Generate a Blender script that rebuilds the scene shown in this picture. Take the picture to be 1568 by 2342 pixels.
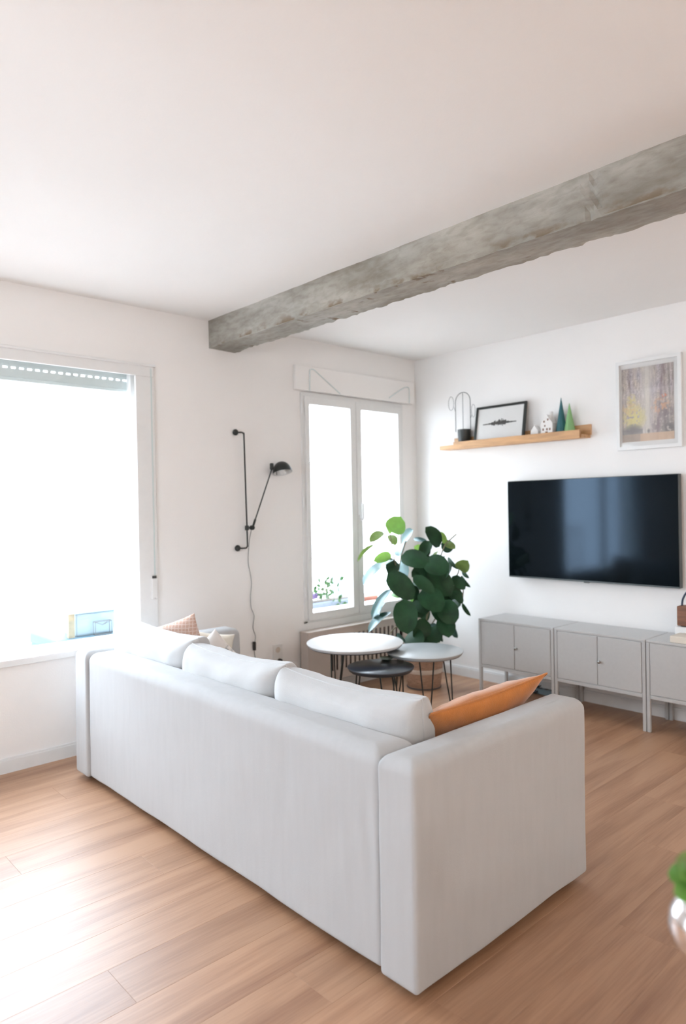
import bpy, bmesh, math, random
from mathutils import Vector, Matrix, noise
PI = math.pi
scene = bpy.context.scene
COL = scene.collection
for o in list(bpy.data.objects): bpy.data.objects.remove(o)

# ---------------- camera, world, sun, exposure ----------------
cam_d = bpy.data.cameras.new('camera'); cam = bpy.data.objects.new('camera', cam_d); COL.objects.link(cam)
YAW, PITCH, ROLL = math.radians(-42.686), math.radians(-0.409), math.radians(-1.04)
fw = Vector((-math.sin(YAW)*math.cos(PITCH), math.cos(YAW)*math.cos(PITCH), math.sin(PITCH)))
rt0 = Vector((math.cos(YAW), math.sin(YAW), 0)); up0 = rt0.cross(fw)
rt = math.cos(ROLL)*rt0 + math.sin(ROLL)*up0
up = -math.sin(ROLL)*rt0 + math.cos(ROLL)*up0
CAM = Vector((-4.464, -3.91, 1.371))
m = Matrix((rt, up, -fw)).transposed().to_4x4(); m.translation = CAM
cam.matrix_world = m
cam_d.sensor_fit = 'HORIZONTAL'; cam_d.sensor_width = 36.0; cam_d.lens = 36.0*1587.0/1568.0
cam_d.clip_start = 0.05; cam_d.clip_end = 200
cam_d.dof.use_dof = True; cam_d.dof.focus_distance = 2.7; cam_d.dof.aperture_fstop = 3.0
scene.camera = cam

w = bpy.data.worlds.new('sky'); scene.world = w; w.use_nodes = True
bg = w.node_tree.nodes['Background']; bg.inputs[0].default_value = (0.76, 0.88, 1.0, 1); bg.inputs[1].default_value = 7.5
def portal(name, loc, sx, sy, rot):
    l = bpy.data.lights.new(name, 'AREA'); l.shape = 'RECTANGLE'; l.size = sx; l.size_y = sy; l.cycles.is_portal = True
    o = bpy.data.objects.new(name, l); COL.objects.link(o); o.location = loc; o.rotation_euler = rot
portal('window_portal', (-3.46, .2, 1.39), 1.9, 1.65, (PI/2, 0, PI))
portal('window_portal', (-.72, .2, 1.36), 1.0, 1.6, (PI/2, 0, PI))
portal('window_portal', (-6.35, -2.25, 1.3), .9, 1.6, (PI/2, 0, -PI/2))
vs = scene.view_settings
vs.view_transform = 'Standard'; vs.look = 'None'; vs.gamma = 1; vs.use_curve_mapping = False; vs.exposure = 1.2

# ---------------- materials ----------------
def srgb(r, g, b):
    f = lambda c: (c/255)/12.92 if c/255 <= .04045 else ((c/255+.055)/1.055)**2.4
    return (f(r), f(g), f(b), 1)
def mat(name, col, rough=.5, metal=0, spec=.5, noise_amt=0, nscale=20, bump=0, bscale=200, stretch=(1,1,1), sheen=0, coord='Object'):
    M = bpy.data.materials.new(name); M.use_nodes = True; nt = M.node_tree; b = nt.nodes['Principled BSDF']
    b.inputs['Base Color'].default_value = col; b.inputs['Roughness'].default_value = rough
    b.inputs['Metallic'].default_value = metal; b.inputs['Specular IOR Level'].default_value = spec
    if sheen: b.inputs['Sheen Weight'].default_value = sheen
    tc = nt.nodes.new('ShaderNodeTexCoord'); mp = nt.nodes.new('ShaderNodeMapping'); mp.inputs['Scale'].default_value = stretch
    nt.links.new(tc.outputs[coord], mp.inputs[0])
    n = nt.nodes.new('ShaderNodeTexNoise'); n.inputs['Scale'].default_value = nscale; n.inputs['Detail'].default_value = 4
    nt.links.new(mp.outputs[0], n.inputs['Vector'])
    r = nt.nodes.new('ShaderNodeValToRGB')
    a = max(noise_amt, .015)
    r.color_ramp.elements[0].position = .3; r.color_ramp.elements[1].position = .7
    r.color_ramp.elements[0].color = tuple(c*(1-a) for c in col[:3])+(1,)
    r.color_ramp.elements[1].color = tuple(min(1, c*(1+a)) for c in col[:3])+(1,)
    nt.links.new(n.outputs['Fac'], r.inputs[0]); nt.links.new(r.outputs[0], b.inputs['Base Color'])
    if bump:
        n2 = nt.nodes.new('ShaderNodeTexNoise'); n2.inputs['Scale'].default_value = bscale
        nt.links.new(mp.outputs[0], n2.inputs['Vector'])
        bp = nt.nodes.new('ShaderNodeBump'); bp.inputs['Strength'].default_value = bump; bp.inputs['Distance'].default_value = .004
        nt.links.new(n2.outputs['Fac'], bp.inputs['Height']); nt.links.new(bp.outputs[0], b.inputs['Normal'])
    return M
MT = {}
MT['wall'] = mat('wall_paint', (.90, .88, .86, 1), .75, spec=.2, noise_amt=.015, nscale=1.5, bump=.12, bscale=120)
MT['ceil'] = mat('ceiling_paint', (.93, .91, .885, 1), .8, spec=.15, noise_amt=.012, nscale=1, bump=.08, bscale=90)
MT['trim'] = mat('white_lacquer', (.82, .82, .81, 1), .35, spec=.4)
MT['frame'] = mat('white_window_lacquer', (.79, .79, .775, 1), .35, spec=.4)
MT['plastic'] = mat('white_plastic', (.80, .79, .77, 1), .35)
MT['shutter'] = mat('shutter_plastic', (.66, .74, .73, 1), .5)
MT['black'] = mat('black_metal', (.02, .024, .022, 1), .38, spec=.5)
MT['blackplastic'] = mat('black_plastic', (.025, .025, .025, 1), .45)
MT['wire'] = mat('dark_wire', (.05, .05, .05, 1), .5)
MT['steel'] = mat('grey_steel', (.50, .495, .485, 1), .32, spec=.6, noise_amt=.02, nscale=60)
MT['steeldark'] = mat('grey_steel_edge', (.30, .30, .29, 1), .4, spec=.45)
MT['chrome'] = mat('silver', (.85, .85, .87, 1), .16, metal=1)
MT['bright_knob'] = mat('knob_metal', (.35, .35, .34, 1), .3, metal=1)
MT['linen'] = mat('linen', (.505, .51, .515, 1), .9, spec=.15, noise_amt=.022, nscale=12, stretch=(3, 3, .45), bump=.35, bscale=420, sheen=.2)
MT['linen2'] = mat('linen_cushion', (.56, .56, .56, 1), .9, spec=.15, noise_amt=.03, nscale=12, bump=.35, bscale=420, sheen=.2)
MT['orange'] = mat('ochre_velvet', (.56, .19, .03, 1), .75, spec=.2, noise_amt=.12, nscale=14, bump=.3, bscale=250, sheen=.5)
MT['cream'] = mat('cream_cotton', (.72, .66, .57, 1), .9, spec=.15, noise_amt=.03)
MT['whitecot'] = mat('white_cotton', (.80, .77, .74, 1), .9, spec=.15, noise_amt=.03, bump=.3, bscale=300)
MT['tabwhite'] = mat('white_tabletop', (.86, .86, .86, 1), .42, spec=.5)
MT['tabgrey'] = mat('grey_tabletop', (.52, .55, .56, 1), .32, spec=.5)
MT['tabdark'] = mat('anthracite_tabletop', (.045, .055, .07, 1), .28, spec=.8)
MT['mint'] = mat('mint_glaze', (.55, .68, .55, 1), .4)
MT['tvframe'] = mat('tv_frame', (.10, .11, .11, 1), .4, metal=.6)
MT['screen'] = mat('tv_screen', (.003, .005, .006, 1), .09, spec=.24)
MT['screen'].node_tree.nodes['Principled BSDF'].inputs['Specular Tint'].default_value = (.55, .75, 1, 1)
MT['oak'] = mat('oak', (.60, .34, .16, 1), .45, noise_amt=.18, nscale=6, stretch=(8, 1, 8))
MT['walnut'] = mat('walnut', (.20, .085, .045, 1), .5, noise_amt=.35, nscale=8, stretch=(1, 1, 6))
MT['navy'] = mat('navy_leather', (.03, .05, .09, 1), .5)
MT['mount'] = mat('white_mount', (.80, .79, .77, 1), .6)
MT['ink'] = mat('ink', (.03, .03, .03, 1), .6)
MT['ceramic'] = mat('white_ceramic', (.80, .77, .74, 1), .35)
MT['teal'] = mat('teal_paper', (.03, .13, .15, 1), .6, noise_amt=.15)
MT['green'] = mat('light_green_paper', (.25, .47, .20, 1), .6, noise_amt=.08)
MT['brownhole'] = mat('brown_recess', (.22, .12, .08, 1), .7)
MT['basket'] = mat('woven_basket', (.42, .27, .19, 1), .8, noise_amt=.25, nscale=30, stretch=(1, 1, 6), bump=.6, bscale=120)
MT['basketlight'] = mat('pale_band', (.66, .58, .50, 1), .8, noise_amt=.1)
MT['soil'] = mat('soil', (.05, .035, .025, 1), .95, noise_amt=.3, nscale=60)
MT['bark'] = mat('bark', (.20, .17, .10, 1), .8, noise_amt=.25)
MT['leaf_dark'] = mat('leaf_dark', (.013, .055, .02, 1), .5, spec=.3, noise_amt=.3, nscale=14)
MT['leaf_gloss'] = mat('leaf_glossy', (.03, .085, .06, 1), .38, spec=.9, noise_amt=.2)
MT['leaf_gloss'].node_tree.nodes['Principled BSDF'].inputs['Specular Tint'].default_value = (.7, .9, 1, 1)
MT['outleaf'] = mat('balcony_leaf', (.03, .09, .02, 1), .6, noise_amt=.2)
MT['trough'] = mat('pale_trough', (.22, .25, .30, 1), .6)
MT['leaf_bright'] = mat('leaf_bright', (.10, .27, .05, 1), .4, spec=.4, noise_amt=.2, nscale=20)
MT['leaf_olive'] = mat('leaf_olive', (.14, .19, .06, 1), .45, spec=.4, noise_amt=.3, nscale=20)
MT['radiator'] = mat('beige_radiator', (.62, .55, .50, 1), .5, spec=.3)
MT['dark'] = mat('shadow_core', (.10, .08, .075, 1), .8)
MT['outside'] = mat('white_render', (.80, .79, .77, 1), .9)
MT['tile'] = mat('balcony_tile', (.26, .19, .16, 1), .7, noise_amt=.1)
MT['brick'] = mat('terracotta', (.22, .075, .045, 1), .8, noise_amt=.15)
MT['street'] = mat('street', (.18, .18, .18, 1), .9, noise_amt=.1, nscale=2)
MT['paleblue'] = mat('pale_blue_enamel', (.20, .28, .32, 1), .5)
MT['tealbox'] = mat('teal_deck_box', (.025, .075, .105, 1), .6)
MT['violet'] = mat('violet_petals', (.12, .07, .18, 1), .7)
MT['farpane'] = mat('far_pane', (.11, .12, .13, 1), .3)
def checkmat():
    M = mat('pink_check', (.60, .40, .32, 1), .9, spec=.15); nt = M.node_tree; b = nt.nodes['Principled BSDF']
    tc = nt.nodes.new('ShaderNodeTexCoord'); old = b.inputs['Base Color'].links[0].from_socket; mx = None
    for d in ('X', 'Z'):
        w_ = nt.nodes.new('ShaderNodeTexWave'); w_.bands_direction = d; w_.inputs['Scale'].default_value = 17; w_.inputs['Distortion'].default_value = 1.2; w_.inputs['Detail Scale'].default_value = 3
        nt.links.new(tc.outputs['Object'], w_.inputs['Vector']); r = nt.nodes.new('ShaderNodeValToRGB'); r.color_ramp.elements[0].position = .86; r.color_ramp.elements[1].position = .99
        nt.links.new(w_.outputs['Fac'], r.inputs[0]); m_ = nt.nodes.new('ShaderNodeMixRGB'); m_.inputs[2].default_value = (.74, .62, .56, 1)
        nt.links.new(r.outputs[0], m_.inputs[0]); nt.links.new(old, m_.inputs[1]); old = m_.outputs[0]
    nt.links.new(old, b.inputs['Base Color']); return M
MT['pinkcheck'] = checkmat()
def emis(name, col, st):
    M = bpy.data.materials.new(name); M.use_nodes = True; b = M.node_tree.nodes['Principled BSDF']; b.inputs['Emission Color'].default_value = col; b.inputs['Emission Strength'].default_value = st; return M
MT['globe'] = emis('fill_globe_glow', (1, .94, .89, 1), 29)  # glow of the added fill globes
MT['table'] = mat('table_wood', (.55, .38, .25, 1), .45, noise_amt=.15, stretch=(1, 8, 1), nscale=5)

def glass(name, refl=.06, tint=(1, 1, 1, 1)):
    M = bpy.data.materials.new(name); M.use_nodes = True; nt = M.node_tree; nt.nodes.clear()
    out = nt.nodes.new('ShaderNodeOutputMaterial'); mx = nt.nodes.new('ShaderNodeMixShader'); t = nt.nodes.new('ShaderNodeBsdfTransparent'); g = nt.nodes.new('ShaderNodeBsdfGlossy')
    t.inputs[0].default_value = tint; g.inputs['Roughness'].default_value = .02; mx.inputs[0].default_value = refl
    nt.links.new(t.outputs[0], mx.inputs[1]); nt.links.new(g.outputs[0], mx.inputs[2]); nt.links.new(mx.outputs[0], out.inputs[0]); return M
MT['glass'] = glass('window_glass')
MT['picglass'] = glass('picture_glass', .05)

def tintedleaf(M, amt):
    nt = M.node_tree; b = nt.nodes['Principled BSDF']; out = nt.nodes['Material Output']
    tr = nt.nodes.new('ShaderNodeBsdfTranslucent'); tr.inputs[0].default_value = (.30, .50, .10, 1)
    mx = nt.nodes.new('ShaderNodeMixShader'); mx.inputs[0].default_value = amt
    nt.links.new(b.outputs[0], mx.inputs[1]); nt.links.new(tr.outputs[0], mx.inputs[2]); nt.links.new(mx.outputs[0], out.inputs[0])
tintedleaf(MT['leaf_bright'], .25); tintedleaf(MT['leaf_olive'], .15)

def floor_mat():
    M = bpy.data.materials.new('oak_laminate'); M.use_nodes = True; nt = M.node_tree; b = nt.nodes['Principled BSDF']; L = nt.links.new
    g = nt.nodes.new('ShaderNodeNewGeometry'); oi = nt.nodes.new('ShaderNodeObjectInfo')
    add = nt.nodes.new('ShaderNodeVectorMath'); add.operation = 'ADD'; sc = nt.nodes.new('ShaderNodeVectorMath'); sc.operation = 'SCALE'; sc.inputs['Scale'].default_value = 37
    cb = nt.nodes.new('ShaderNodeCombineXYZ'); L(oi.outputs['Random'], cb.inputs[0]); L(oi.outputs['Random'], cb.inputs[1]); L(cb.outputs[0], sc.inputs[0])
    L(g.outputs['Position'], add.inputs[0]); L(sc.outputs[0], add.inputs[1])
    def ns(scale, st, det):
        mp = nt.nodes.new('ShaderNodeMapping'); mp.inputs['Scale'].default_value = st; L(add.outputs[0], mp.inputs[0])
        n = nt.nodes.new('ShaderNodeTexNoise'); n.inputs['Scale'].default_value = scale; n.inputs['Detail'].default_value = det; n.inputs['Distortion'].default_value = .4
        L(mp.outputs[0], n.inputs['Vector']); return n
    a = ns(1.6, (.7, 7, 1), 5); c = ns(10, (.5, 14, 1), 4)
    mx = nt.nodes.new('ShaderNodeMath'); mx.operation = 'MULTIPLY_ADD'; mx.inputs[1].default_value = .35; L(c.outputs['Fac'], mx.inputs[0])
    m2 = nt.nodes.new('ShaderNodeMath'); m2.operation = 'MULTIPLY'; m2.inputs[1].default_value = .85; b.inputs['Specular Tint'].default_value = (.85, .94, 1, 1); L(a.outputs['Fac'], m2.inputs[0]); L(m2.outputs[0], mx.inputs[2])
    r = nt.nodes.new('ShaderNodeValToRGB'); e = r.color_ramp.elements
    e[0].position = .33; e[0].color = (.27, .125, .062, 1); e[1].position = .68; e[1].color = (.46, .26, .15, 1)
    L(mx.outputs[0], r.inputs[0])
    hs = nt.nodes.new('ShaderNodeHueSaturation'); mr = nt.nodes.new('ShaderNodeMapRange'); mr.inputs['To Min'].default_value = .94; mr.inputs['To Max'].default_value = 1.05
    L(oi.outputs['Random'], mr.inputs['Value']); L(mr.outputs[0], hs.inputs['Value']); L(r.outputs[0], hs.inputs['Color']); L(hs.outputs[0], b.inputs['Base Color'])
    b.inputs['Roughness'].default_value = .42; b.inputs['Specular IOR Level'].default_value = .85; b.inputs['Specular Tint'].default_value = (.85, .94, 1, 1)
    bp = nt.nodes.new('ShaderNodeBump'); bp.inputs['Strength'].default_value = .12; bp.inputs['Distance'].default_value = .002; L(c.outputs['Fac'], bp.inputs['Height']); L(bp.outputs[0], b.inputs['Normal'])
    return M
MT['floor'] = floor_mat()

def concrete():
    M = bpy.data.materials.new('raw_concrete'); M.use_nodes = True; nt = M.node_tree; b = nt.nodes['Principled BSDF']; L = nt.links.new
    g = nt.nodes.new('ShaderNodeNewGeometry')
    def ns(scale, st, det, dist=0):
        mp = nt.nodes.new('ShaderNodeMapping'); mp.inputs['Scale'].default_value = st; L(g.outputs['Position'], mp.inputs[0])
        n = nt.nodes.new('ShaderNodeTexNoise'); n.inputs['Scale'].default_value = scale; n.inputs['Detail'].default_value = det; n.inputs['Distortion'].default_value = dist
        L(mp.outputs[0], n.inputs['Vector']); return n
    a = ns(5, (1, .35, 1.5), 10, .25)
    r = nt.nodes.new('ShaderNodeValToRGB'); e = r.color_ramp.elements
    e[0].position = .32; e[0].color = (.30, .28, .25, 1); e[1].position = .66; e[1].color = (.50, .485, .45, 1)
    x = e.new(.47); x.color = (.385, .37, .34, 1)
    L(a.outputs['Fac'], r.inputs[0])
    c = ns(38, (1, .4, 1.1), 9, .3); r2 = nt.nodes.new('ShaderNodeValToRGB'); r2.color_ramp.elements[0].position = .30; r2.color_ramp.elements[0].color = (.74, .72, .68, 1); r2.color_ramp.elements[1].position = .60; r2.color_ramp.elements[1].color = (1, 1, 1, 1)
    L(c.outputs['Fac'], r2.inputs[0])
    mu = nt.nodes.new('ShaderNodeMixRGB'); mu.blend_type = 'MULTIPLY'; mu.inputs[0].default_value = .8; L(r.outputs[0], mu.inputs[1]); L(r2.outputs[0], mu.inputs[2])
    d = ns(1.4, (1, 1, 1), 3, 0); r3 = nt.nodes.new('ShaderNodeValToRGB'); r3.color_ramp.elements[0].position = .35; r3.color_ramp.elements[0].color = (.95, .965, .96, 1); r3.color_ramp.elements[1].position = .65; r3.color_ramp.elements[1].color = (1, .965, .91, 1)
    L(d.outputs['Fac'], r3.inputs[0])
    m2 = nt.nodes.new('ShaderNodeMixRGB'); m2.blend_type = 'MULTIPLY'; m2.inputs[0].default_value = 1; L(mu.outputs[0], m2.inputs[1]); L(r3.outputs[0], m2.inputs[2])
    # brown aggregate showing along the lower arris
    sx = nt.nodes.new('ShaderNodeSeparateXYZ'); L(g.outputs['Position'], sx.inputs[0])
    mr = nt.nodes.new('ShaderNodeMapRange'); mr.inputs['From Min'].default_value = 2.475; mr.inputs['From Max'].default_value = 2.425; L(sx.outputs['Z'], mr.inputs['Value'])
    q = ns(16, (1, .5, 1), 8, 0); rq = nt.nodes.new('ShaderNodeValToRGB'); rq.color_ramp.elements[0].position = .50; rq.color_ramp.elements[1].position = .60; L(q.outputs['Fac'], rq.inputs[0])
    mm = nt.nodes.new('ShaderNodeMath'); mm.operation = 'MULTIPLY'; L(mr.outputs[0], mm.inputs[0]); L(rq.outputs[0], mm.inputs[1])
    gt = nt.nodes.new('ShaderNodeMath'); gt.operation = 'GREATER_THAN'; gt.inputs[1].default_value = 2.424; L(sx.outputs['Z'], gt.inputs[0])
    m3 = nt.nodes.new('ShaderNodeMath'); m3.operation = 'MULTIPLY'; L(mm.outputs[0], m3.inputs[0]); L(gt.outputs[0], m3.inputs[1])
    m4 = nt.nodes.new('ShaderNodeMixRGB'); m4.inputs[2].default_value = (.22, .17, .12, 1); L(m3.outputs[0], m4.inputs[0]); L(m2.outputs[0], m4.inputs[1]); m2 = m4
    L(m2.outputs[0], b.inputs['Base Color']); b.inputs['Roughness'].default_value = .9; b.inputs['Specular IOR Level'].default_value = .15
    bp = nt.nodes.new('ShaderNodeBump'); bp.inputs['Strength'].default_value = .5; bp.inputs['Distance'].default_value = .008; L(c.outputs['Fac'], bp.inputs['Height']); L(bp.outputs[0], b.inputs['Normal'])
    return M
MT['concrete'] = concrete()

def vcol_mat(name, rough=.6):
    M = bpy.data.materials.new(name); M.use_nodes = True; nt = M.node_tree; b = nt.nodes['Principled BSDF']
    a = nt.nodes.new('ShaderNodeVertexColor'); a.layer_name = 'Col'; nt.links.new(a.outputs[0], b.inputs['Base Color']); b.inputs['Roughness'].default_value = rough; return M
MT['print'] = vcol_mat('printed_paper'); MT['pinkprint'] = vcol_mat('checked_cotton', .9); MT['greyprint'] = vcol_mat('printed_cotton', .9)

# ---------------- helpers ----------------
def empty(name, loc=(0, 0, 0)):
    o = bpy.data.objects.new(name, None); COL.objects.link(o); o.location = loc; o.empty_display_size = .05; return o
def tag(o, label=None, cat=None, group=None, kind=None):
    if label: o['label'] = label
    if cat: o['category'] = cat
    if group: o['group'] = group
    if kind: o['kind'] = kind
    return o
def ob(name, bm, mt, parent=None, smooth=False, loc=None):
    me = bpy.data.meshes.new(name); bmesh.ops.recalc_face_normals(bm, faces=bm.faces[:]); bm.to_mesh(me); bm.free()
    me.materials.append(MT[mt] if isinstance(mt, str) else mt)
    if smooth:
        for p in me.polygons: p.use_smooth = True
        try: me.set_sharp_from_angle(angle=math.radians(50))
        except Exception: pass
    o = bpy.data.objects.new(name, me); COL.objects.link(o)
    if parent is not None:
        o.parent = parent
        M = Matrix.Identity(4); q = parent
        while q is not None:
            M = Matrix.LocRotScale(q.location, q.rotation_euler, q.scale) @ M if q.parent is None else Matrix.LocRotScale(q.location, q.rotation_euler, q.scale) @ M
            q = q.parent
        if loc is None and WORLD[0]: me.transform(M.inverted())
    if loc is not None: o.location = loc
    return o
WORLD = [True]   # meshes are written in world coordinates and moved into their parent's frame
def box(bm, x0, x1, y0, y1, z0, z1, bev=0, seg=2):
    r = bmesh.ops.create_cube(bm, size=1)
    vs_ = r['verts']
    for v in vs_:
        v.co = Vector(((x0+x1)/2+v.co.x*abs(x1-x0), (y0+y1)/2+v.co.y*abs(y1-y0), (z0+z1)/2+v.co.z*abs(z1-z0)))
    if bev:
        es = list({e for v in vs_ for e in v.link_edges})
        bmesh.ops.bevel(bm, geom=es, offset=bev, segments=seg, profile=.5, affect='EDGES')
    return vs_
def B(*a, **k):
    bm = bmesh.new(); box(bm, *a, **k); return bm
def tube(bm, pts, r, seg=8, cap=True):
    pts = [Vector(p) for p in pts]; n = len(pts); rings = []
    prev = None
    for i, p in enumerate(pts):
        t = (pts[min(i+1, n-1)]-pts[max(i-1, 0)]).normalized()
        if prev is None: a = t.orthogonal().normalized()
        else: a = (prev - t*prev.dot(t)).normalized()
        prev = a; b = t.cross(a); rr = r[i] if isinstance(r, (list, tuple)) else r
        rings.append([bm.verts.new(p+(a*math.cos(2*PI*k/seg)+b*math.sin(2*PI*k/seg))*rr) for k in range(seg)])
    for i in range(n-1):
        for k in range(seg): bm.faces.new((rings[i][k], rings[i][(k+1) % seg], rings[i+1][(k+1) % seg], rings[i+1][k]))
    if cap: bm.faces.new(rings[0][::-1]); bm.faces.new(rings[-1])
def T(pts, r, seg=8):
    bm = bmesh.new(); tube(bm, pts, r, seg); return bm
def lathe(bm, prof, c, seg=32, axis=None, cap0=True, cap1=True):
    """prof: (radius, height) pairs along axis from c"""
    ax = Vector(axis or (0, 0, 1)).normalized(); a = ax.orthogonal().normalized(); b = ax.cross(a); c = Vector(c); rings = []
    for r, h in prof: rings.append([bm.verts.new(c+ax*h+(a*math.cos(2*PI*k/seg)+b*math.sin(2*PI*k/seg))*max(r, 1e-4)) for k in range(seg)])
    for i in range(len(prof)-1):
        for k in range(seg): bm.faces.new((rings[i][k], rings[i][(k+1) % seg], rings[i+1][(k+1) % seg], rings[i+1][k]))
    if cap0: bm.faces.new(rings[0][::-1])
    if cap1: bm.faces.new(rings[-1])
def LA(prof, c, seg=32, axis=None, **k):
    bm = bmesh.new(); lathe(bm, prof, c, seg, axis, **k); return bm
def smooth_path(pts, n=6):
    pts = [Vector(p) for p in pts]; out = []
    for i in range(len(pts)-1):
        p0, p1, p2, p3 = pts[max(i-1, 0)], pts[i], pts[i+1], pts[min(i+2, len(pts)-1)]
        for k in range(n):
            t = k/n; out.append(.5*((2*p1)+(-p0+p2)*t+(2*p0-5*p1+4*p2-p3)*t*t+(-p0+3*p1-3*p2+p3)*t**3))
    out.append(pts[-1]); return out
def wall_with_holes(name, plane, lo, hi, thick0, thick1, zlo, zhi, holes):
    """plane 'y': wall runs along x, 'x': along y. holes: (a0,a1,z0,z1)"""
    bm = bmesh.new()
    def bb(a0, a1, z0, z1):
        if a1-a0 < 1e-4 or z1-z0 < 1e-4: return
        if plane == 'y': box(bm, a0, a1, thick0, thick1, z0, z1)
        else: box(bm, thick0, thick1, a0, a1, z0, z1)
    cur = lo
    for a0, a1, z0, z1 in sorted(holes):
        bb(cur, a0, zlo, zhi); bb(a0, a1, zlo, z0); bb(a0, a1, z1, zhi); cur = a1
    bb(cur, hi, zlo, zhi)
    return tag(ob(name, bm, 'wall'), kind='structure')
# ================= setting =================
X0, Y0, H = -6.2, -7.2, 2.6
fl = tag(ob('floor', B(X0, 0, Y0, 0, -.14, -.0035), 'floor'), 'warm oak-coloured laminate floor laid in planks', kind='structure')
random.seed(11)
row = 0; y = 0.0
while y > Y0+1e-6:
    y1 = max(y-.19, Y0); off = [0, .47, .91, .26, .7][row % 5]; x = X0 - off
    while x < 0:
        a, b = max(x, X0), min(x+1.3, 0)
        if b-a > .02:
            bm = B(a+.0001, b-.0001, y1+.0001, y-.0001, -.0034, 0)
            bmesh.ops.bevel(bm, geom=[e for e in bm.edges if all(v.co.z > -.001 for v in e.verts)], offset=.0005, segments=1, affect='EDGES')
            ob('plank', bm, 'floor', fl)
        x += 1.3
    y = y1; row += 1
tag(ob('ceiling', B(X0, 0, Y0, 0, H, H+.2), 'ceil'), 'smooth white ceiling', kind='structure')
W1 = (-4.40, -2.545, .598, 2.184); W2 = (-1.22, -.21, .57, 2.17)
wall_with_holes('wall_back', 'y', X0-.25, .25, 0, .28, -.15, H+.2, [(-4.40, -2.50, .598, 2.26), (W2[0], W2[1], W2[2], W2[3])])
wall_with_holes('wall_right', 'x', Y0-.25, 0, 0, .25, -.15, H+.2, [])
W3 = (-2.7, -1.8, .5, 2.1)  # opening of the added window, sized for the light it gives
wall_with_holes('wall_left', 'x', Y0-.25, 0, X0-.25, X0, -.15, H+.2, [W3])
wall_with_holes('wall_front', 'y', X0-.25, .25, Y0-.25, Y0, -.15, H+.2, [])
def skirting(name, a, b, c, d):
    bm = bmesh.new()
    if name.endswith('back') or name.endswith('front'):
        box(bm, a, b, c, d, 0, .066); box(bm, a, b, (c if name.endswith('front') else c+.004), (d-.004 if name.endswith('front') else d), .066, .077)
    else:
        box(bm, a, b, c, d, 0, .066); box(bm, a+(.004 if a > -1 else 0), b-(.004 if a < -1 else 0), c, d, .066, .077)
    tag(ob(name, bm, 'trim'), kind='structure')
skirting('baseboard_back', X0, 0, -.014, 0)
skirting('baseboard_right', -.014, 0, Y0, -.014)
skirting('baseboard_left', X0, X0+.014, Y0, -.014)
skirting('baseboard_front', X0+.014, -.014, Y0, Y0+.014)

# window 1: big window at the left
w1 = bmesh.new()
box(w1, -4.52, -2.424, -.018, 0, 2.184, 2.25, bev=.004); box(w1, -2.545, -2.424, -.018, 0, .598, 2.184, bev=.004); box(w1, -4.52, -4.40, -.018, 0, .598, 2.184, bev=.004)
box(w1, -4.53, -2.414, -.030, 0, 2.244, 2.258, bev=.003)
w1o = tag(ob('window_1', w1, 'trim'), 'large white framed window behind the sofa with a rolled-up shutter', kind='structure')
ob('window_sill', B(-4.54, -2.44, -.035, .02, .560, .598, bev=.005), 'trim', w1o)
f = bmesh.new()
box(f, -4.40, -4.34, .05, .10, .598, 2.26); box(f, -2.545, -2.50, .05, .10, .598, 2.26); box(f, -4.40, -2.50, .05, .10, .56, .597); box(f, -4.40, -2.50, .05, .10, 2.24, 2.30); box(f, -3.61, -3.54, .05, .10, .61, 2.24)
ob('window_frame', f, 'frame', w1o)
ob('glass_pane', B(-4.34, -3.61, .072, .078, .61, 2.24), 'glass', w1o); ob('glass_pane', B(-3.54, -2.52, .072, .078, .61, 2.24), 'glass', w1o)
sh = ob('roller_shutter', B(-4.39, -2.51, .118, .130, 2.19, 2.29), 'shutter', w1o)
# perforated slat: real slots
s = bmesh.new(); box(s, -4.39, -2.51, .118, .130, 2.177, 2.1895)
x = -4.385
while x < -2.55:
    box(s, x, x+.018, .118, .130, 2.165, 2.177); x += .043
box(s, -4.39, -2.51, .118, .130, 2.1185, 2.165)
ob('shutter_slat', s, 'shutter', sh)
ob('shutter_slat', B(-4.39, -2.51, .115, .133, 2.098, 2.117, bev=.002), 'shutter', sh)
# strap and winder
st = empty('blind_strap', (-2.444, -.02, .9)); tag(st, 'grey shutter strap hanging at the right edge of the large window, with white winder', 'strap')
ob('strap', B(-2.433, -2.424, -.021, -.0185, .97, 2.235), 'shutter', st)
ob('clip', B(-2.462, -2.438, -.03, -.018, .958, .973, bev=.002), 'wire', st)
ob('winder_plate', B(-2.468, -2.430, -.028, -.001, .83, .958, bev=.004), 'plastic', st)
ob('screw', LA([(.003, 0), (.003, .002)], (-2.45, -.028, .838), 10, (0, -1, 0)), 'steel', st)
stb = bpy.data.objects['strap']
stb.location.x += -.016

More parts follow.
